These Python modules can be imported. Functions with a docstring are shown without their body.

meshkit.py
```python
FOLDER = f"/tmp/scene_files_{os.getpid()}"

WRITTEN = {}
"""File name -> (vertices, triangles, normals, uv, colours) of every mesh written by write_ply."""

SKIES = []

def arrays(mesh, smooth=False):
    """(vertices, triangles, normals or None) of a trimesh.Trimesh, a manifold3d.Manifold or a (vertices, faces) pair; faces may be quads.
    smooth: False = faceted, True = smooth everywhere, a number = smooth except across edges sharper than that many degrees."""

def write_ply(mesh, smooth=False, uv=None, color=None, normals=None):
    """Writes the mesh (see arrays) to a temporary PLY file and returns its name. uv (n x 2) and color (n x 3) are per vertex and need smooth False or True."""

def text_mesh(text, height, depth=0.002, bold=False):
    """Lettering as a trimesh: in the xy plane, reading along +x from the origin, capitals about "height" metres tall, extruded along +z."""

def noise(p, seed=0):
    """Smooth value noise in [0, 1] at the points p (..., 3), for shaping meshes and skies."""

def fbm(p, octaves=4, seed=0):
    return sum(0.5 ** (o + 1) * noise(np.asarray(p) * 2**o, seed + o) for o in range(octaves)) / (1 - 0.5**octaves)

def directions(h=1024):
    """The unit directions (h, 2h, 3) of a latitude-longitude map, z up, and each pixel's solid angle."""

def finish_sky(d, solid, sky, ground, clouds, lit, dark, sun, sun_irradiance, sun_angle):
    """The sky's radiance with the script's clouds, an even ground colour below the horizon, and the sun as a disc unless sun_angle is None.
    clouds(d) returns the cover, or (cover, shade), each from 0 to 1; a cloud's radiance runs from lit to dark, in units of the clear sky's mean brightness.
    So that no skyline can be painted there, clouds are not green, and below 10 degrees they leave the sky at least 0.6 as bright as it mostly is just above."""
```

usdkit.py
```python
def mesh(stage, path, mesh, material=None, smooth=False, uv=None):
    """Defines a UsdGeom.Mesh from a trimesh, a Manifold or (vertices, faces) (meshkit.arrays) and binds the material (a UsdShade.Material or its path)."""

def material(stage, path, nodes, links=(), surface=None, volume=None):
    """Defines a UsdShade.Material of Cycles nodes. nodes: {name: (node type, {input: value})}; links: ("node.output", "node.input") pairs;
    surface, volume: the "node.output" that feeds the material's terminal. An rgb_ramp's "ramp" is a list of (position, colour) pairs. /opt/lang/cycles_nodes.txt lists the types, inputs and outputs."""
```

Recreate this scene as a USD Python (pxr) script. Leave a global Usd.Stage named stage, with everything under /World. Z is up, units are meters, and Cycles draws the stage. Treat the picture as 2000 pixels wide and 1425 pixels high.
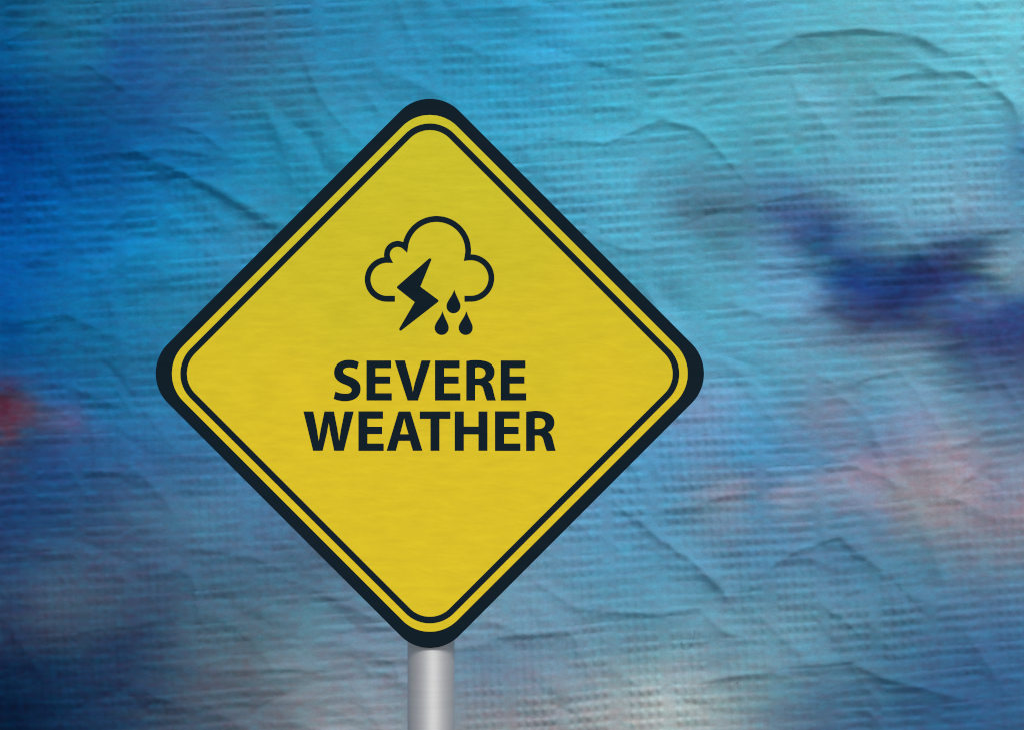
import math
import numpy as np
import trimesh
from scipy.interpolate import RBFInterpolator
from scipy.ndimage import gaussian_filter
from shapely.geometry import Polygon, LineString, Point
from shapely import affinity
from pxr import Usd, UsdGeom, UsdLux, UsdShade, Gf, Sdf, Vt
import meshkit
import usdkit

stage = Usd.Stage.CreateInMemory()
UsdGeom.SetStageUpAxis(stage, UsdGeom.Tokens.z)
UsdGeom.SetStageMetersPerUnit(stage, 1.0)
world = UsdGeom.Xform.Define(stage, '/World')
stage.SetDefaultPrim(world.GetPrim())
UsdGeom.Scope.Define(stage, '/World/Looks')

# ---------------------------------------------------------------- camera, sky, sun, exposure
ZC, DC = 2.0, 4.5                     # camera height, distance to the sign's face (face lies in the plane y = 0)
CLOTH_Y = 2.0                         # the printed cloth hangs this far behind the sign
EXPOSURE = 0.0
SUN_EL, SUN_AZ = math.radians(46), math.radians(166)     # azimuth from +y, clockwise: the sun stands behind the camera
SKY_STRENGTH, SUN_INTENSITY, SUN_ANGLE = 0.10, 0.75, 16.0

cam = UsdGeom.Camera.Define(stage, '/World/camera')
cam.AddTranslateOp().Set(Gf.Vec3d(0, -DC, ZC))
cam.AddRotateXOp().Set(90.0)
AP = 24.0
cam.CreateHorizontalApertureAttr(AP)
cam.CreateVerticalApertureAttr(AP * 729 / 1024)
cam.CreateFocalLengthAttr(AP * DC / 2.0)
cam.CreateClippingRangeAttr(Gf.Vec2f(0.05, 500))
cam.CreateExposureAttr(EXPOSURE)

sun_dir = np.array([math.cos(SUN_EL) * math.sin(SUN_AZ), math.cos(SUN_EL) * math.cos(SUN_AZ), math.sin(SUN_EL)])
sky_mat = usdkit.material(stage, '/World/Looks/daylight', {
    's': ('sky_texture', {'sky_type': 'single_scattering', 'sun_disc': False, 'sun_elevation': SUN_EL,
                          'sun_rotation': math.atan2(sun_dir[0], sun_dir[1])}),
    'b': ('background_shader', {'strength': SKY_STRENGTH})}, [('s.color', 'b.color')], surface='b.background')
dome = UsdLux.DomeLight.Define(stage, '/World/daylight_dome')
UsdShade.MaterialBindingAPI.Apply(dome.GetPrim()).Bind(sky_mat)
sun = UsdLux.DistantLight.Define(stage, '/World/sun')
sun.CreateNormalizeAttr(True)
sun.CreateIntensityAttr(SUN_INTENSITY)
sun.CreateAngleAttr(SUN_ANGLE)
sun.CreateColorAttr(Gf.Vec3f(1.0, 0.96, 0.90))
az = math.atan2(sun_dir[1], sun_dir[0])
sun.AddRotateZOp().Set(math.degrees(az) + 90)       # rotate so that -z points from the sun into the scene
sun.AddRotateXOp().Set(90 - math.degrees(SUN_EL))


# ---------------------------------------------------------------- helpers
def tag(prim, label=None, cat=None, kind=None):
    for k, v in (('label', label), ('category', cat), ('kind', kind)):
        if v:
            prim.SetCustomDataByKey(k, v)
    return prim


def numbered(path):
    if not stage.GetPrimAtPath(path):
        return path
    i = 1
    while stage.GetPrimAtPath(f'{path}_{i:03d}'):
        i += 1
    return f'{path}_{i:03d}'


def obj(name, mesh, mat, parent='/World', smooth=False):
    return usdkit.mesh(stage, numbered(f'{parent}/{name}'), mesh, mat, smooth=smooth).GetPrim()


def lin(c):
    c = np.asarray(c, float) / 255.0
    return np.where(c <= 0.04045, c / 12.92, ((c + 0.055) / 1.055) ** 2.4)


def to_face(poly, back, front, chamfer=0.0):
    """A plane shape (photo-plane x, z in metres) as a slab facing the camera, from y = back to y = front (front < back)."""
    parts = []
    for g in getattr(poly, 'geoms', [poly]):
        g = g.buffer(0)
        if chamfer:
            import manifold3d as m3
            ring = np.array(g.exterior.coords)[:-1]
            inner = np.array(g.buffer(-chamfer, quad_segs=32).exterior.coords)[:-1]
            d = back - front
            lo = m3.Manifold.hull_points(np.vstack([np.c_[ring, np.zeros(len(ring))], np.c_[ring, np.full(len(ring), d - chamfer)],
                                                    np.c_[inner, np.full(len(inner), d)]]))
            mm = lo.to_mesh()
            t = trimesh.Trimesh(mm.vert_properties[:, :3], mm.tri_verts)
        else:
            t = trimesh.creation.extrude_polygon(g, back - front, engine='earcut')
        parts.append(t)
    t = trimesh.util.concatenate(parts)
    v = np.array(t.vertices)
    t.vertices = np.c_[v[:, 0], back - v[:, 2], v[:, 1]]
    return t


def bez(p0, p1, p2, p3, n=10):
    t = np.linspace(0, 1, n + 1)[1:, None]
    p0, p1, p2, p3 = (np.asarray(p, float) for p in (p0, p1, p2, p3))
    return [tuple(q) for q in (1 - t) ** 3 * p0 + 3 * t * (1 - t) ** 2 * p1 + 3 * t * t * (1 - t) * p2 + t ** 3 * p3]


def path(start, *segs):
    """Outline from points (2 numbers) and cubic curves (6 numbers)."""
    pts = [start]
    for s in segs:
        if len(s) == 2:
            pts.append(s)
        else:
            pts += bez(pts[-1], s[0:2], s[2:4], s[4:6])
    return pts


# ---------------------------------------------------------------- materials


def streaky(name, color, color2, rough, bump, scale=(2.2, 2.2, 26.0), spec=0.3, metallic=0.0):
    """Weathered sheeting or paint: a little tone variation drawn out sideways, a hint of relief."""
    return usdkit.material(stage, f'/World/Looks/{name}', {
        'tc': ('geometry', {}),
        'm': ('mapping', {'scale': scale}),
        'n': ('noise_texture', {'scale': 1.6, 'detail': 5.0, 'roughness': 0.6}),
        'n2': ('noise_texture', {'scale': 1.3, 'detail': 3.0, 'roughness': 0.5}),
        'a': ('math', {'math_type': 'multiply', 'value2': 0.55}),
        'b': ('math', {'math_type': 'multiply', 'value2': 0.45}),
        's': ('math', {'math_type': 'add'}),
        'r': ('rgb_ramp', {'ramp': [(0.36, color), (0.64, color2)]}),
        'bp': ('bump', {'strength': bump, 'distance': 0.004}),
        'p': ('principled_bsdf', {'roughness': rough, 'specular_ior_level': spec, 'metallic': metallic}),
    }, [('tc.position', 'm.vector'), ('m.vector', 'n.vector'), ('tc.position', 'n2.vector'), ('n.fac', 'a.value1'), ('n2.fac', 'b.value1'),
        ('a.value', 's.value1'), ('b.value', 's.value2'), ('s.value', 'r.fac'), ('r.color', 'p.base_color'),
        ('n.fac', 'bp.height'), ('bp.normal', 'p.normal')], surface='p.BSDF')


YELLOW = usdkit.material(stage, '/World/Looks/yellow_sheeting', {
    'tc': ('geometry', {}),
    'm': ('mapping', {'scale': (6.5, 6.5, 26.0), 'rotation': (0.0, 0.05, 0.0)}),
    'n': ('noise_texture', {'scale': 2.6, 'detail': 4.0, 'roughness': 0.6, 'distortion': 0.15}),
    'n2': ('noise_texture', {'scale': 4.0, 'detail': 3.0, 'roughness': 0.5}),
    'sx': ('separate_xyz', {}),
    'g1': ('map_range', {'from_min': ZC + 0.45, 'from_max': ZC - 0.5, 'to_min': 0.0, 'to_max': 1.0}),
    'g2': ('math', {'math_type': 'multiply', 'value2': 0.5}),
    'g3': ('math', {'math_type': 'add'}),
    'old': ('rgb_ramp', {'ramp': [(0.2, (0.590, 0.525, 0.020)), (0.55, (0.605, 0.500, 0.017)), (1.2 / 1.5, (0.690, 0.515, 0.016))]}),
    'tone': ('rgb_ramp', {'ramp': [(0.30, (0.955, 0.945, 0.94)), (0.70, (1.06, 1.06, 1.05))]}),
    'x': ('mix_color', {'blend_type': 'multiply', 'fac': 1.0, 'use_clamp': False}),
    'n3': ('noise_texture', {'scale': 3.2, 'detail': 3.0, 'type': 'ridged_multifractal'}),
    'b3': ('bump', {'strength': 0.18, 'distance': 0.02}),
    'bp': ('bump', {'strength': 0.12, 'distance': 0.004}),
    'p': ('principled_bsdf', {'roughness': 0.6, 'specular_ior_level': 0.1}),
}, [('tc.position', 'm.vector'), ('m.vector', 'n.vector'), ('tc.position', 'n2.vector'), ('tc.position', 'sx.vector'), ('sx.z', 'g1.value'),
    ('n2.fac', 'g2.value1'), ('g1.result', 'g3.value1'), ('g2.value', 'g3.value2'), ('g3.value', 'old.fac'), ('n.fac', 'tone.fac'),
    ('tc.position', 'n3.vector'), ('n3.fac', 'b3.height'), ('b3.normal', 'bp.normal'), ('old.color', 'x.a'), ('tone.color', 'x.b'), ('x.result', 'p.base_color'), ('n.fac', 'bp.height'), ('bp.normal', 'p.normal')], surface='p.BSDF')
NAVY = streaky('navy_ink', (0.0022, 0.0105, 0.0180), (0.0055, 0.0135, 0.0215), 0.75, 0.06, spec=0.05)
STEEL = usdkit.material(stage, '/World/Looks/brushed_steel', {
    'tc': ('geometry', {}),
    'tg': ('tangent', {'direction_type': 'radial', 'axis': 'z'}),
    'm': ('mapping', {'scale': (1.0, 1.0, 22.0)}),
    'n': ('noise_texture', {'scale': 6.0, 'detail': 4.0}),
    'r': ('rgb_ramp', {'ramp': [(0.3, (0.60, 0.60, 0.605)), (0.7, (0.64, 0.64, 0.64))]}),
    'p': ('principled_bsdf', {'roughness': 0.70, 'metallic': 0.72, 'anisotropic': 0.5, 'anisotropic_rotation': 0.25}),
}, [('tg.tangent', 'p.tangent'), ('tc.position', 'm.vector'), ('m.vector', 'n.vector'), ('n.fac', 'r.fac'), ('r.color', 'p.base_color')], surface='p.BSDF')
GROUND = streaky('grey_concrete', (0.22, 0.22, 0.21), (0.30, 0.29, 0.28), 0.9, 0.4, scale=(6, 6, 6))
FIBRE = usdkit.material(stage, '/World/Looks/dark_fibre', {'p': ('principled_bsdf', {'base_color': (0.07, 0.15, 0.21), 'roughness': 0.7})}, surface='p.BSDF')

# ---------------------------------------------------------------- ground below the picture
gx, gy = np.meshgrid(np.linspace(-6, 6, 41), np.linspace(-7, 6, 41))
gz = 0.012 * (meshkit.fbm(np.stack([gx * 1.1, gy * 1.1, 0 * gx], -1), 4, 3) - 0.5)
gi = np.arange(41 * 41).reshape(41, 41)
obj('ground', (np.c_[gx.ravel(), gy.ravel(), gz.ravel()], np.stack([gi[:-1, :-1], gi[:-1, 1:], gi[1:, 1:], gi[1:, :-1]], -1).reshape(-1, 4)), GROUND, smooth=True)
tag(stage.GetPrimAtPath('/World/ground'), kind='structure')

# ---------------------------------------------------------------- the cloth backdrop printed with a sky
# colours of the print at places on it (photo pixels, sRGB)
PRINT = {
0: [(0,10,90,140),(100,25,105,145),(200,28,110,150),(300,35,110,150),(400,50,110,155),(500,55,115,150),(600,40,130,180),(700,42,135,175),(800,45,140,180),(900,45,145,190),(1000,50,150,190),(1100,55,160,200),(1200,60,160,190),(1300,70,155,180),(1400,75,165,195),(1500,80,170,200),(1600,85,170,190),(1700,95,180,200),(1800,95,180,205),(1900,100,190,210),(2000,105,190,205)],
100: [(0,0,85,145),(100,25,105,150),(180,25,105,150),(250,25,85,150),(350,35,100,150),(450,50,105,150),(550,50,120,160),(650,40,135,180),(800,45,140,185),(950,45,150,190),(1100,55,160,205),(1200,60,165,200),(1300,70,160,185),(1450,80,165,190),(1600,90,168,185),(1700,88,165,178),(1800,90,172,192),(1900,100,185,205),(2000,105,190,210)],
200: [(0,0,60,125),(100,5,75,130),(200,15,80,135),(300,30,95,155),(400,35,110,160),(500,40,125,165),(600,45,130,165),(700,50,140,180),(830,45,145,185),(1000,50,155,195),(1150,60,160,190),(1300,75,170,195),(1500,85,170,190),(1600,100,170,195),(1750,88,165,185),(1900,95,180,200),(2000,100,180,200)],
300: [(0,0,55,130),(100,0,75,145),(200,5,80,145),(300,10,95,155),(400,20,110,165),(500,25,130,175),(600,35,140,180),(700,40,150,185),(1000,60,160,195),(1100,70,165,195),(1250,75,170,200),(1400,75,165,190),(1550,80,165,185),(1700,90,165,190),(1850,95,170,200),(1950,90,160,190),(2000,65,125,172)],
400: [(0,0,75,155),(100,0,95,170),(200,10,105,175),(300,15,120,180),(400,25,130,180),(500,42,130,168),(560,35,132,170),(1100,70,160,195),(1200,80,170,200),(1350,75,155,185),(1450,75,150,178),(1550,75,145,172),(1700,90,165,190),(1850,110,165,190),(1900,118,160,188),(2000,85,150,180)],
450: [(1400,72,135,165),(1500,75,130,165),(1580,60,100,150),(1640,70,112,160),(1700,78,132,175),(1850,100,155,190),(2000,95,130,170)],
500: [(0,0,85,165),(100,5,95,165),(200,10,115,180),(300,20,130,185),(400,35,135,185),(500,50,140,185),(1200,75,165,195),(1350,85,165,195),(1450,85,150,180),(1550,80,125,165),(1650,55,90,150),(1750,50,80,140),(1850,75,95,145),(1950,105,140,165),(2000,120,160,175)],
550: [(1500,95,160,200),(1580,100,165,205),(1650,50,85,145),(1730,45,70,135),(1800,50,70,135),(1900,70,95,150),(2000,90,115,155)],
600: [(0,0,80,160),(100,10,100,160),(200,15,110,165),(300,25,120,165),(400,35,125,165),(1300,80,165,195),(1400,80,165,190),(1500,90,160,195),(1560,100,162,200),(1620,85,125,165),(1700,65,85,140),(1800,58,74,135),(1900,72,103,158),(2000,65,90,150)],
650: [(1600,95,130,160),(1700,90,110,145),(1800,85,105,145),(1900,60,75,135),(2000,60,70,130)],
700: [(0,5,80,145),(100,15,95,150),(200,20,105,155),(300,30,115,165),(1400,85,165,200),(1500,85,165,195),(1650,100,145,170),(1800,100,135,165),(1900,85,100,145),(2000,85,95,140)],
740: [(0,20,75,135),(60,22,90,152)],
780: [(0,95,62,88),(50,78,74,108),(100,32,95,160)],
820: [(0,92,50,68),(50,76,60,88),(90,50,84,132),(140,60,90,140)],
800: [(180,30,105,160),(250,35,115,170),(350,45,125,175),(1390,116,150,190),(1450,85,155,195),(1600,105,145,175),(1700,88,150,185),(1850,100,145,170),(1950,90,125,160)],
860: [(0,86,58,82),(60,58,75,110),(150,35,90,145),(300,45,110,165),(1350,95,145,188),(1500,75,145,190),(1700,100,140,175),(1800,125,145,175),(1950,100,130,155)],
900: [(0,40,65,115),(100,35,80,140),(200,40,90,145),(300,50,100,155),(400,55,115,165),(1300,80,150,195),(1450,70,145,190),(1600,85,140,180),(1700,130,140,165),(1850,140,140,160),(1950,125,140,165)],
950: [(1430,112,135,170),(1480,92,140,180),(1550,115,140,175),(1620,90,140,182),(1700,142,140,163),(1850,150,145,160),(1900,140,145,165),(2000,120,135,165)],
1000: [(0,25,70,135),(100,30,80,140),(200,45,85,130),(300,60,110,150),(400,70,130,170),(500,70,130,180),(1150,80,150,195),(1300,75,145,185),(1500,75,140,185),(1700,80,130,175),(1850,130,140,160),(1980,150,135,150)],
1100: [(0,35,70,125),(100,55,90,130),(200,65,95,140),(300,65,100,145),(400,65,110,150),(500,75,125,165),(600,80,115,150),(1050,95,150,185),(1200,80,150,190),(1350,80,150,190),(1500,75,138,182),(1650,72,132,177),(1800,75,135,170),(2000,105,140,170)],
1200: [(0,45,65,110),(100,75,90,120),(200,65,90,120),(300,60,85,120),(400,75,115,145),(500,85,125,150),(600,90,140,165),(700,100,135,165),(950,115,155,180),(1100,100,150,180),(1250,85,150,180),(1400,95,150,175),(1550,100,155,180),(1700,90,150,185),(1850,80,130,175),(2000,75,130,185)],
1250: [(0,40,60,105),(100,60,75,110),(250,42,66,110)],
1300: [(0,15,40,85),(100,25,55,100),(200,35,60,105),(300,50,75,115),(400,92,108,130),(500,105,115,130),(600,120,140,155),(700,125,140,160),(950,95,128,160),(1100,110,140,165),(1250,118,148,160),(1400,115,150,170),(1550,100,150,180),(1700,75,130,165),(1850,60,110,165),(2000,60,115,175)],
1370: [(600,135,140,150),(950,130,140,155),(1080,140,147,155),(1200,168,172,172),(1300,190,195,191),(1400,150,165,165),(1500,115,150,160)],
1425: [(0,10,30,70),(100,20,45,90),(200,35,65,115),(300,60,80,110),(400,80,95,120),(500,100,110,130),(600,140,145,155),(700,155,160,170),(950,150,150,155),(1050,160,155,160),(1200,165,165,165),(1300,180,185,180),(1400,150,163,168),(1500,110,140,165),(1600,80,110,150),(1750,60,110,160),(1900,50,105,165),(2000,55,100,155)],
}
DETAIL = [   # x, y, colour: the dark cloud with its wisps, the pink clouds, the red one at the left edge; shade between the cords is painted into the darker cloud colours
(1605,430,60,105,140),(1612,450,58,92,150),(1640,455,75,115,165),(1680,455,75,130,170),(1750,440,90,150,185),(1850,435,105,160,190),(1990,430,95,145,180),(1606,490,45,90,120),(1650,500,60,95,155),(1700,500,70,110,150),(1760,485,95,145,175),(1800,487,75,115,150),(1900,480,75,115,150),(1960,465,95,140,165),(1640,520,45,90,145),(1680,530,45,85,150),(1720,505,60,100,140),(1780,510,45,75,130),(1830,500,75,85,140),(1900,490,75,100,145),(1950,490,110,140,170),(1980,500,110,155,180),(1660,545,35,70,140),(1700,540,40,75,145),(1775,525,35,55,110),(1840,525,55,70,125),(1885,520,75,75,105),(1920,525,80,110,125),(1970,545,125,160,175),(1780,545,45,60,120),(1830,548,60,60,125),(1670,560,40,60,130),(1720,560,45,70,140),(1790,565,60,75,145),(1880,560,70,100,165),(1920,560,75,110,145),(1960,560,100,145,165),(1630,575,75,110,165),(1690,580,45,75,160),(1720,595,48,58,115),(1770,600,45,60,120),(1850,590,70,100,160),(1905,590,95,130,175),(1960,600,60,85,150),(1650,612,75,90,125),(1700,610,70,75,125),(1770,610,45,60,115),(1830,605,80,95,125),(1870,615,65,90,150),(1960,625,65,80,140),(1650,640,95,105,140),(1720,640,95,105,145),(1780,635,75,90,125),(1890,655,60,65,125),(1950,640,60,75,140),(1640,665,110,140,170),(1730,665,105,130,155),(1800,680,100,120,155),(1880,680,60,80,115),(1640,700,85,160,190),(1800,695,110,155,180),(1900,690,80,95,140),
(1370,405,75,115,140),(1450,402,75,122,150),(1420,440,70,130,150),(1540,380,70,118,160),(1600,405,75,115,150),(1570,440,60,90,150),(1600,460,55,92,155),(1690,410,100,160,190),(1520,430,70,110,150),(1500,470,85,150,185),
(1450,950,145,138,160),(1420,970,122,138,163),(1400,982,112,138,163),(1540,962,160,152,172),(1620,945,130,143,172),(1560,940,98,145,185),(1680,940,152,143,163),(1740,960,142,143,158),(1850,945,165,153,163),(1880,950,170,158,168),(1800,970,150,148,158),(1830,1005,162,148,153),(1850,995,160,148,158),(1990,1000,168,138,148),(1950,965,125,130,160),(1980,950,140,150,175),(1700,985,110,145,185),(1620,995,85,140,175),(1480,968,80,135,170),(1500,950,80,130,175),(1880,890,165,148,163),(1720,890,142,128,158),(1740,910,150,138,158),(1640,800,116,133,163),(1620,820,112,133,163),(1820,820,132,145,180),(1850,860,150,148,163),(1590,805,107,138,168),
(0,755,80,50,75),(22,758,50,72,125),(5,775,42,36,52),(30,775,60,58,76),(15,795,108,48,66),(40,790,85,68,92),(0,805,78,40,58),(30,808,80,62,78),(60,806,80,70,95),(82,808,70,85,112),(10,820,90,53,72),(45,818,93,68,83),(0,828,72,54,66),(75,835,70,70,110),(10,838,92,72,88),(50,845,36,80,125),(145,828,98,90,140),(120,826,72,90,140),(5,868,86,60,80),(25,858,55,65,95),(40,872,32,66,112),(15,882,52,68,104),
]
def _near(x, y):
    return min(math.hypot(x - d[0], (y - d[1]) * 1.4) for d in DETAIL) < 34


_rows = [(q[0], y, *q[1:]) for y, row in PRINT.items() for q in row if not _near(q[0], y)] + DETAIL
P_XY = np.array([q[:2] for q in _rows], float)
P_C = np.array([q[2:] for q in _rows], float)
_warm = np.clip((P_C[:, 0] - P_C[:, 1]) / 20, 0, 1)[:, None]      # reds and violets a touch cooler
P_C = P_C + _warm * np.where(P_XY[:, :1] < 160, [6, -3, 5], [-11, -1, 6])
_dark = ((P_XY[:, 0] > 1480) & (P_XY[:, 1] > 440) & (P_XY[:, 1] < 720) & (P_C @ [0.3, 0.59, 0.11] < 108))[:, None]
P_C = np.where(_dark, P_C * [0.80, 0.90, 0.92] + [-3, 0, 0], P_C)      # the dark cloud is a deep navy
_grey = P_C @ [0.3, 0.59, 0.11]                                  # the ink is a little duller towards the bottom
P_C += (_grey[:, None] - P_C) * np.interp(P_XY[:, 1], [0, 900, 1050, 1425], [0.05, 0.08, 0.24, 0.26])[:, None]
P_C *= np.interp(P_XY[:, 1], [0, 880, 1080, 1425], [1.0, 0.98, 0.91, 0.90])[:, None] ** np.interp(P_XY[:, :1], [500, 900, 1450, 1700], [1.0, 0.15, 0.15, 1.0])
P_C += np.interp(P_XY[:, 1], [0, 1000, 1250, 1425], [0, 0, 1, 1])[:, None] * [-7, 0, 2]
_c, _n = np.meshgrid(np.arange(0, 2001, 10.0), np.arange(0, 1441, 10.0))
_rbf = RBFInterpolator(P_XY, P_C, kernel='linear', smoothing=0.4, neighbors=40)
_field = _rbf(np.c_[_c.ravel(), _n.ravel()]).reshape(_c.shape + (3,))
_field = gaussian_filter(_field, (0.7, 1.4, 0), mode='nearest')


def print_colour(u, v):
    """The printed colour (sRGB 0..255) at photo-pixel places; the print goes on past the picture's edges."""
    from scipy.ndimage import map_coordinates
    p = np.stack([u, v, 0 * u], -1)
    # soft, sideways-smeared edges of the printed clouds
    du = 80 * (meshkit.fbm(p * [1 / 95, 1 / 17, 0], 3, 11) - 0.5)
    dv = 30 * (meshkit.fbm(p * [1 / 120, 1 / 30, 0], 3, 12) - 0.5)
    uu = np.abs(u + du); uu = 2000 - np.abs(2000 - uu)          # mirrored on beyond the frame
    vv = np.abs(v + dv); vv = 1440 - np.abs(1440 - vv)
    uu, vv = np.clip(uu, 0, 2000), np.clip(vv, 0, 1440)
    c = np.stack([map_coordinates(_field[..., k], [vv / 10, uu / 10], order=1, mode='nearest') for k in range(3)], -1)
    # mottled ink, bluer here and greyer there, in short sideways dashes
    a = meshkit.fbm(p * [1 / 34, 1 / 14, 0], 3, 21) - 0.5
    b = meshkit.fbm(p * [1 / 26, 1 / 12, 0], 3, 22) - 0.5
    c = c + a[..., None] * np.array([5, -5, -5]) + b[..., None] * np.array([-4, 14, 13])
    e = meshkit.fbm(p * [1 / 15, 1 / 7, 0], 2, 23) - 0.5
    f = meshkit.fbm(p * [1 / 13, 1 / 8, 0], 2, 24) - 0.5
    c = c + e[..., None] * np.array([7, -8, -4]) + f[..., None] * np.array([-6, 12, 18])
    return np.clip(c, 1, 250)


def axis(lo, a, b, hi, fine, coarse):
    return np.r_[np.arange(lo, a, coarse), np.arange(a, b, fine), np.arange(b, hi + coarse, coarse)]


RELIEF = 2.05
S = (DC + CLOTH_Y) / DC / 1000.0                                           # metres on the cloth per photo pixel
VLOW = 712.5 + (ZC - 0.03) / S
U, V = np.meshgrid(axis(-700, -120, 2120, 2700, 3.0, 7.0), axis(-500, -90, 1520, VLOW - 7, 2.5, 7.0))
Q = np.stack([U, V, 0 * U], -1)


def nz(su, sv, o, seed):
    return meshkit.fbm(Q * [1 / su, 1 / sv, 0], o, seed)


# relief in photo pixels, + towards the camera: cords and cells of the weave, folds, creases
skew = V + 0.058 * U + 22 * (nz(520, 420, 2, 31) - 0.5) + 3.5 * (nz(70, 60, 2, 32) - 0.5)
ph = skew / 22.0
k = np.floor(ph)                                                          # number of the cord; each has a strength of its own that changes along it
strength = meshkit.fbm(np.stack([U / 190, k * 7.31, 0 * U], -1), 3, 35)
t = ph - k
cord = np.where(t < 0.34, 0.5 - 0.5 * np.cos(np.pi * t / 0.34), 0.5 + 0.5 * np.cos(np.pi * (t - 0.34) / 0.66)) - 0.5
colu = U - 0.05 * V + 18 * (nz(300, 400, 2, 33) - 0.5) + 3 * (nz(40, 60, 2, 34) - 0.5)
cells = np.cos(2 * np.pi * colu / 17.2)
bw = colu + 60 * (nz(160, 900, 2, 40) - 0.5)
block = 0.5 + 0.5 * np.cos(2 * np.pi * (bw / 103.0))                      # smooth strips between groups of cells
block = 1 - 0.85 * np.clip((block - 0.74) / 0.22, 0, 1) * np.clip(4 * nz(200, 130, 2, 41) - 0.9, 0, 1)
area = np.clip(0.65 + 1.5 * (nz(260, 200, 3, 42) - 0.32), 0.45, 1.25)     # tight in some places, slack in others
amp_r = np.clip(0.52 + 2.3 * (strength - 0.36), 0.25, 1.7) * area
amp_c = np.clip(0.35 + 2.6 * (nz(230, 170, 3, 36) - 0.38), 0.25, 1.0) + 0.6 * np.exp(-((U - 1150) / 330) ** 2 - ((V - 1370) / 110) ** 2)
H = RELIEF * amp_r * cord * block * (1 + 0.45 * cells * amp_c)
H += 0.52 * amp_c * (cells + 0.3 * np.cos(4 * np.pi * colu / 17.2)) * block
H += 0.5 * (nz(160, 22, 2, 37) - 0.5)                                     # uneven cords
H += 21 * (nz(260, 150, 2, 38) - 0.5)                                    # soft folds
H += 0.5 * (nz(15, 8, 2, 43) - 0.5) * 2                                  # coarse yarn
fold = np.random.default_rng(17)                                          # crumple: short straight folds, most of them falling to the right
for _ in range(900):
    fu, fv = fold.uniform(-700, 2700), fold.uniform(-500, VLOW)
    ang = fold.normal(0.75, 0.35) if fold.random() < 0.6 else fold.normal(-0.15, 0.35) if fold.random() < 0.6 else fold.uniform(0, 3.14)
    rad, sl = fold.uniform(30, 100), fold.uniform(0.08, 0.27) * (1 if fold.random() < 0.7 else -1)
    i0, i1 = np.searchsorted(V[:, 0], (fv - 3 * rad, fv + 3 * rad)); j0, j1 = np.searchsorted(U[0], (fu - 3 * rad, fu + 3 * rad))
    du, dv = U[i0:i1, j0:j1] - fu, V[i0:i1, j0:j1] - fv
    dl, dn = du * math.cos(ang) + dv * math.sin(ang), -du * math.sin(ang) + dv * math.cos(ang)
    dn = dn + dl * dl / fold.uniform(500, 3000) * fold.choice([-1, 1])
    H[i0:i1, j0:j1] -= sl * np.sqrt(dn * dn + 3) * np.exp(-(dl / rad) ** 2 - (dn / (0.55 * rad)) ** 2)
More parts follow.
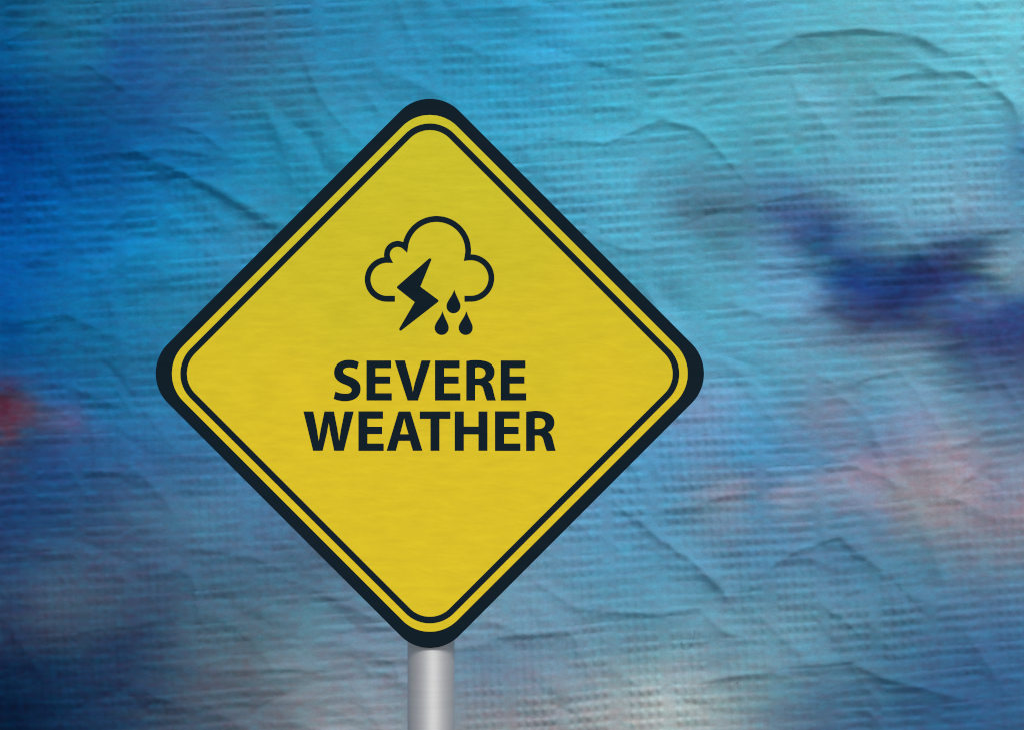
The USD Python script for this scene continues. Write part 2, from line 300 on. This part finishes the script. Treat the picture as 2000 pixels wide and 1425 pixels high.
# the long creases that can be picked out: polyline, height, width (px); the cloth stands proud above the line and drops below it
CREASES = [
    ([(585, 90), (605, 140), (625, 190), (660, 235), (705, 282)], 2.6, 11),
    ([(300, 318), (335, 327), (400, 354), (480, 398), (590, 460)], 5.2, 20), ([(330, 238), (400, 262), (450, 304)], 3.0, 13), ([(345, 335), (420, 372), (520, 432), (600, 480)], 3.0, 12), ([(150, 110), (215, 155), (245, 180)], 2.0, 10),
    ([(180, 300), (330, 290), (440, 310)], 3.0, 13),
    ([(1000, 290), (1075, 270), (1180, 280), (1290, 232), (1360, 250), (1420, 310), (1460, 358), (1500, 362)], 3.6, 12),
    ([(1470, 110), (1560, 70), (1680, 58), (1790, 72), (1850, 105), (1890, 100)], 5.0, 16), ([(1700, 165), (1790, 140), (1880, 138), (1940, 175), (2000, 215)], 3.4, 11),
    ([(1700, 170), (1720, 190), (1830, 188)], 3.4, 10), ([(1905, 0), (1935, 25)], 2.0, 8), ([(1910, 100), (1945, 165), (2000, 240)], 2.6, 10),
    ([(1540, 130), (1560, 195), (1620, 200)], 1.5, 8), ([(1605, 220), (1610, 300), (1625, 335)], 1.3, 7),
    ([(1370, 395), (1450, 400), (1530, 385), (1610, 370), (1680, 388)], 3.4, 16), ([(1480, 510), (1530, 525), (1700, 500)], 2.0, 12),
    ([(1190, 975), (1240, 1010), (1290, 1050), (1350, 1092), (1420, 1160)], 3.8, 12), ([(1100, 1172), (1140, 1190), (1290, 1195), (1340, 1190)], 3.2, 14),
    ([(900, 1265), (990, 1240), (1105, 1232), (1140, 1255)], 3.6, 15), ([(1480, 1120), (1560, 1070), (1640, 1045), (1690, 1090), (1720, 1110)], 4.0, 16),
    ([(1600, 1178), (1640, 1200), (1680, 1238)], 3.0, 11), ([(1375, 1200), (1420, 1235), (1470, 1245)], 3.0, 13), ([(1520, 1300), (1660, 1290), (1730, 1325), (1800, 1340), (1900, 1370)], 5.0, 18),
    ([(1350, 1330), (1500, 1310), (1580, 1330)], 3.0, 16), ([(300, 1120), (350, 1108), (375, 1125), (395, 1220)], 2.6, 12), ([(380, 1070), (490, 1085), (560, 1115)], 2.4, 12),
    ([(110, 1240), (250, 1220), (330, 1205)], 2.6, 12), ([(420, 1310), (550, 1305), (700, 1310)], 2.4, 14), ([(700, 1280), (770, 1290), (785, 1340)], 2.2, 11),
    ([(0, 640), (130, 612), (170, 632), (230, 660)], 2.4, 11), ([(20, 495), (100, 490), (130, 505)], 2.2, 12), ([(215, 740), (250, 790), (270, 830)], 1.4, 8),
    ([(1420, 590), (1500, 620), (1620, 615)], 2.2, 12), ([(1600, 735), (1640, 750), (1740, 728)], 2.4, 11), ([(1150, 460), (1230, 490), (1330, 480)], 2.0, 12),
    ([(1010, 130), (1110, 115), (1290, 145), (1330, 140)], 2.0, 12), ([(1080, 0), (1000, 15), (860, 20)], 1.6, 10), ([(1750, 480), (1860, 470), (2000, 440)], 3.0, 16),
]
# the same sort of creases go on past the picture, where only a step to the side shows them
rng = np.random.default_rng(5)
for _ in range(26):
    side = rng.integers(0, 4)
    cx = rng.uniform(-650, -60) if side == 0 else rng.uniform(2060, 2650) if side == 1 else rng.uniform(-500, 2500)
    cy = rng.uniform(-400, 2100) if side < 2 else rng.uniform(-470, -60) if side == 2 else rng.uniform(1480, 2150)
    ang = rng.uniform(-0.3, 0.9)
    CREASES.append(([(cx + 60 * k * math.cos(ang), cy + 60 * k * math.sin(ang) + rng.uniform(-12, 12)) for k in range(-2, 3)], rng.uniform(1.6, 4.0), rng.uniform(9, 16)))
for pts, hgt, wid in CREASES:
    pts = np.array(pts, float)
    lo, hi = pts.min(0) - 9 * wid, pts.max(0) + 9 * wid
    i0, i1 = np.searchsorted(V[:, 0], (lo[1], hi[1])); j0, j1 = np.searchsorted(U[0], (lo[0], hi[0]))
    if i1 - i0 < 2 or j1 - j0 < 2:
        continue
    u, v = U[i0:i1, j0:j1], V[i0:i1, j0:j1]
    wob = 4.5 * (meshkit.fbm(np.stack([u / 55, v / 55, 0 * u], -1), 3, 77) - 0.5)
    wid = 0.68 * wid
    best, sgn, along = np.full(u.shape, 1e9), np.zeros(u.shape), np.zeros(u.shape)
    seg = np.linalg.norm(np.diff(pts, axis=0), axis=1); total = seg.sum(); run = 0
    for a, b, L in zip(pts[:-1], pts[1:], seg):
        d = (b - a) / L
        t = np.clip((u - a[0]) * d[0] + (v - a[1]) * d[1], 0, L)
        ex, ey = u - a[0] - t * d[0], v - a[1] - t * d[1]
        r = np.hypot(ex, ey); m = r < best
        best = np.where(m, r, best)
        sgn = np.where(m, np.sign(d[0] * ey - d[1] * ex) * (1 if d[0] >= 0 else -1), sgn)
        along = np.where(m, (run + t) / total, along); run += L
    s = sgn * best + wob                                                   # + below the line
    fade = np.sin(np.pi * np.clip(along, 0.02, 0.98)) ** 0.45 * np.exp(-np.clip(best - 60, 0, None) ** 2 / 3000)
    prof = np.where(s < 0, np.exp(s / (2.4 * wid)), np.exp(-(np.clip(s, 0, None) / wid) ** 1.3))
    prof = np.where(s < 0, prof, 0.74 * prof + 0.26 * np.exp(-np.clip(s, 0, None) / (3.6 * wid)))
    prof = gaussian_filter(prof, 0.8)
    H[i0:i1, j0:j1] += 2.3 * hgt * fade * prof
X = (U - 1000) * S
Z = ZC + (712.5 - V) * S
Y = CLOTH_Y - H * S
nv, nu = U.shape
gi = np.arange(nv * nu).reshape(nv, nu)
quads = np.stack([gi[1:, :-1], gi[1:, 1:], gi[:-1, 1:], gi[:-1, :-1]], -1).reshape(-1, 4)
cloth_v = np.c_[X.ravel(), Y.ravel(), Z.ravel()]

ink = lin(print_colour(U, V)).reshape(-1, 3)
CLOTH = usdkit.material(stage, '/World/Looks/printed_cloth', {
    'c': ('attribute', {'attribute': 'ink'}),
    'g': ('geometry', {}),
    'm': ('mapping', {'scale': (1.0, 1.0, 1.7)}),
    'n': ('noise_texture', {'scale': 150.0, 'detail': 3.0, 'roughness': 0.65}),
    'r': ('rgb_ramp', {'ramp': [(0.25, (0.89, 0.89, 0.90)), (0.75, (1.1, 1.1, 1.09))]}),
    'x': ('mix_color', {'blend_type': 'multiply', 'fac': 1.0, 'use_clamp': False}),
    'bp': ('bump', {'strength': 0.14, 'distance': 0.003}),
    'p': ('principled_bsdf', {'roughness': 0.9, 'specular_ior_level': 0.02}),
}, [('c.color', 'x.a'), ('g.position', 'm.vector'), ('m.vector', 'n.vector'), ('n.fac', 'r.fac'), ('r.color', 'x.b'),
    ('x.result', 'p.base_color'), ('n.fac', 'bp.height'), ('bp.normal', 'p.normal')], surface='p.BSDF')
cloth = usdkit.mesh(stage, '/World/sky', (cloth_v, quads), CLOTH, smooth=True)
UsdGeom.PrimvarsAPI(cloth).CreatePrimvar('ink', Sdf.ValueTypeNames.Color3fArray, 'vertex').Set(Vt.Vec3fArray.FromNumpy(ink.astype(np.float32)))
tag(cloth.GetPrim(), label='crumpled ribbed cloth printed with a blurred blue sky behind the sign', kind='structure')


def cloth_point(u, v, lift=0.0):
    i = int(np.argmin(abs(V[:, 0] - v))); j = int(np.argmin(abs(U[0] - u)))
    return np.array([(u - 1000) * S, Y[i, j] - lift, ZC + (712.5 - v) * S])


# ---------------------------------------------------------------- the sign
CU, CV = 839.5, 728.8                     # centre of the sign in the photograph


def W(pts):                               # photo pixels -> metres in the sign's plane
    p = np.asarray(pts, float)
    return np.c_[(p[:, 0] - 1000) / 1000, ZC + (712.5 - p[:, 1]) / 1000]


def diamond(a, r):
    sharp = Polygon([(CU, CV - a), (CU + a, CV), (CU, CV + a), (CU - a, CV)])
    g = sharp.buffer(-r, join_style='mitre').buffer(r, quad_segs=32)
    return Polygon(W(g.exterior.coords))


sign_root = UsdGeom.Xform.Define(stage, '/World/warning_sign')
base = np.array([(CU + 0.5 - 1000) / 1000, 0.052, 0.0])
sign_root.AddTranslateOp().Set(Gf.Vec3d(*map(float, base)))
tag(sign_root.GetPrim(), 'yellow diamond severe weather sign with navy border on a grey metal post', 'sign')


def local(t):
    t = t.copy(); t.apply_translation(-base); return t


T0, T1, T2 = 0.004, -0.0006, -0.0011      # back of plate, front of sheeting, front of the ink
panel = obj('panel', local(to_face(diamond(569, 81), T0, 0.0, 0.0008)), NAVY, '/World/warning_sign', smooth=30)
PP = '/World/warning_sign/panel'
obj('yellow_sheet', local(to_face(diamond(535, 75.6), 0.0, T1)), YELLOW, PP)
outer, inner = diamond(514.5, 66.5), diamond(497, 54.5)
obj('border_line', local(to_face(outer.difference(inner), T1, T2)), NAVY, PP)

post_r = 0.0464
post = trimesh.creation.cylinder(radius=post_r, height=2.12, sections=96)
post.apply_translation([0, 0, 1.06 - 0.04])
obj('post', post, STEEL, '/World/warning_sign', smooth=30)

# lettering, traced as outlines in enlarged photo pixels: (origin, scale)
K = 6.477


def glyph(name, outline, holes=(), shift=(0, 0)):
    f = lambda pts: W([(570 + (x + shift[0]) / K, 680 + (y + shift[1]) / K) for x, y in pts])
    g = Polygon(f(outline), [f(h) for h in holes]).buffer(0)
    return obj(name, local(to_face(g, T1, T2)), NAVY, PP)


def letter_e(x, y):
    return [(x, y), (x + 310, y), (x + 310, y + 92), (x + 113, y + 92), (x + 113, y + 197), (x + 298, y + 197), (x + 298, y + 285), (x + 113, y + 285),
            (x + 113, y + 407), (x + 320, y + 407), (x + 320, y + 498), (x, y + 498)]


R_OUT = path((588, 161), (630, 153, 675, 150, 715, 150), (868, 150, 945, 202, 945, 296), (945, 360, 910, 402, 862, 417), (898, 430, 914, 474, 925, 515),
             (938, 566, 950, 622, 961, 653), (850, 653), (840, 634, 824, 580, 808, 520), (796, 470, 776, 458, 735, 458), (698, 458), (698, 653), (588, 653))
R_HOLE = path((698, 243), (710, 239, 724, 237, 742, 237), (797, 237, 830, 262, 830, 308), (830, 352, 796, 379, 740, 379), (698, 379))
S_OUT = path((848, 178), (815, 158, 768, 147, 722, 147), (608, 147, 535, 212, 535, 300), (535, 378, 592, 424, 672, 452), (734, 474, 757, 492, 757, 520),
             (757, 551, 732, 570, 682, 570), (635, 570, 585, 558, 552, 540), (530, 630), (562, 650, 622, 661, 672, 661), (804, 661, 870, 596, 870, 506),
             (870, 428, 820, 386, 738, 355), (672, 330, 648, 314, 648, 287), (648, 262, 672, 238, 724, 238), (768, 238, 800, 250, 825, 262))
D3 = 1619.25                                # second enlargement starts 250 px further right
glyph('letter', S_OUT)
glyph('letter', letter_e(945, 155))
glyph('letter', path((1303, 155), (1430, 155), (1493, 378), (1510, 440, 1522, 490, 1531, 548), (1541, 490, 1554, 438, 1572, 378), (1641, 155), (1757, 155), (1595, 653), (1465, 653)))
glyph('letter', letter_e(193 + D3, 155))
glyph('letter', R_OUT, [R_HOLE], (D3, 0))
glyph('letter', letter_e(1025 + D3, 155))
glyph('letter', [(148, 793), (272, 793), (318, 1020), (340, 1168), (366, 1020), (413, 793), (533, 793), (577, 1020), (599, 1168), (622, 1020), (668, 793), (783, 793), (658, 1288), (537, 1288),
                 (490, 1065), (467, 933), (444, 1065), (390, 1288), (270, 1288)])
glyph('letter', letter_e(843, 791))
glyph('letter', [(1350, 793), (1500, 793), (1652, 1288), (1533, 1288), (1495, 1162), (1350, 1162), (1317, 1288), (1200, 1288)],
      [[(1370, 1080), (1478, 1080), (1447, 980), (1422, 876), (1396, 982)]])
glyph('letter', [(1 + D3, 793), (387 + D3, 793), (387 + D3, 885), (248 + D3, 885), (248 + D3, 1288), (135 + D3, 1288), (135 + D3, 885), (1 + D3, 885)])
glyph('letter', [(x + D3, y) for x, y in [(443, 793), (557, 793), (557, 985), (742, 985), (742, 793), (855, 793), (855, 1288), (742, 1288), (742, 1080), (557, 1080), (557, 1288), (443, 1288)]])
glyph('letter', letter_e(952 + D3, 791))
glyph('letter', R_OUT, [R_HOLE], (D3 + 757, 636))

# the storm symbol: cloud, lightning, rain
KI = 5.0906


def icon(name, g):
    g = affinity.affine_transform(g, [1 / KI / 1000, 0, 0, -1 / KI / 1000, (680 - 1000) / 1000, ZC + (712.5 - 400) / 1000])
    return obj(name, local(to_face(g, T1, T2)), NAVY, PP)


def meet(c0, r0, c1, r1, pick):
    c0, c1 = np.array(c0, float), np.array(c1, float)
    d = np.linalg.norm(c1 - c0); a = (r0 * r0 - r1 * r1 + d * d) / (2 * d); h = math.sqrt(max(r0 * r0 - a * a, 0))
    e = (c1 - c0) / d; m = c0 + a * e
    return min((m + h * np.array([e[1], -e[0]]), m - h * np.array([e[1], -e[0]])), key=pick)


def arc(c, r, p, q, n=48):
    a = math.atan2(p[1] - c[1], p[0] - c[0]); b = math.atan2(q[1] - c[1], q[0] - c[0])
    while b <= a:
        b += 2 * math.pi                       # clockwise on the page (y down)
    return [(c[0] + r * math.cos(t), c[1] + r * math.sin(t)) for t in np.linspace(a, b, n)]


cl, cs, cb, cr = ((388, 743), 193.5), ((493, 498), 107), ((879, 457), 314), ((1218, 730), 206)
p1 = meet(*cl, *cs, pick=lambda p: p[0]); p2 = meet(*cs, *cb, pick=lambda p: p[1]); p3 = meet(*cb, *cr, pick=lambda p: p[1])
p3 = meet(*cb, *cr, pick=lambda p: -p[0])
line = [(465, 936.5), (388, 936.5)] + arc(*cl, (388, 936.5), p1)[1:] + arc(*cs, p1, p2)[1:] + arc(*cb, p2, p3)[1:] + arc(*cr, p3, (1218, 936))[1:] + [(1157, 936.5)]
icon('cloud_outline', LineString(line).buffer(28.5, cap_style='flat', join_style='mitre', mitre_limit=4))
bolt = Polygon([(848, 499), (718, 817), (907, 957), (473, 1294), (663, 969), (478, 823)])
icon('lightning_bolt', bolt.buffer(-14, join_style='mitre', mitre_limit=20).buffer(14, quad_segs=12))
for ax, ay, cx in ((1055, 845, 1047.5), (938, 1060, 930), (1176, 1060, 1169)):
    cy = ay + 165
    circ = Point(cx, cy).buffer(69.5, quad_segs=24)
    side = Polygon(path((ax, ay), (ax + 22, ay + 70, cx + 50, cy - 70, cx + 66, cy - 22), (cx, cy + 20), (cx - 66, cy - 22), (cx - 50, cy - 70, ax - 22, ay + 70, ax, ay)))
    icon('raindrop', circ.union(side.buffer(0)))

# ---------------------------------------------------------------- specks caught on the cloth
hp = np.array([cloth_point(u, v, 0.0012) for u, v in ((1331, 1250), (1335, 1259), (1342, 1262), (1350, 1256), (1355, 1243), (1357, 1228))])
from scipy.interpolate import CubicSpline
hs = CubicSpline(np.linspace(0, 1, len(hp)), hp)(np.linspace(0, 1, 28)); hs[:, 1] = hp[:, 1].min()
tube = trimesh.creation.sweep_polygon(Point(0, 0).buffer(0.0004, quad_segs=2), hs)
tag(obj('loose_fibre', tube, FIBRE, smooth=True), 'tiny dark curled fibre on the cloth, right of the post', 'fibre')
sp = trimesh.creation.icosphere(2, 0.0016)
sp.vertices = np.array(sp.vertices) * [1.0, 0.5, 0.9] + 0.0003 * np.random.default_rng(2).standard_normal((len(sp.vertices), 3))
sp.apply_translation(cloth_point(1440, 1332, 0.0006))
tag(obj('dark_speck', sp, FIBRE, smooth=True), 'tiny dark speck of dirt on the grey part of the cloth, bottom right', 'speck')
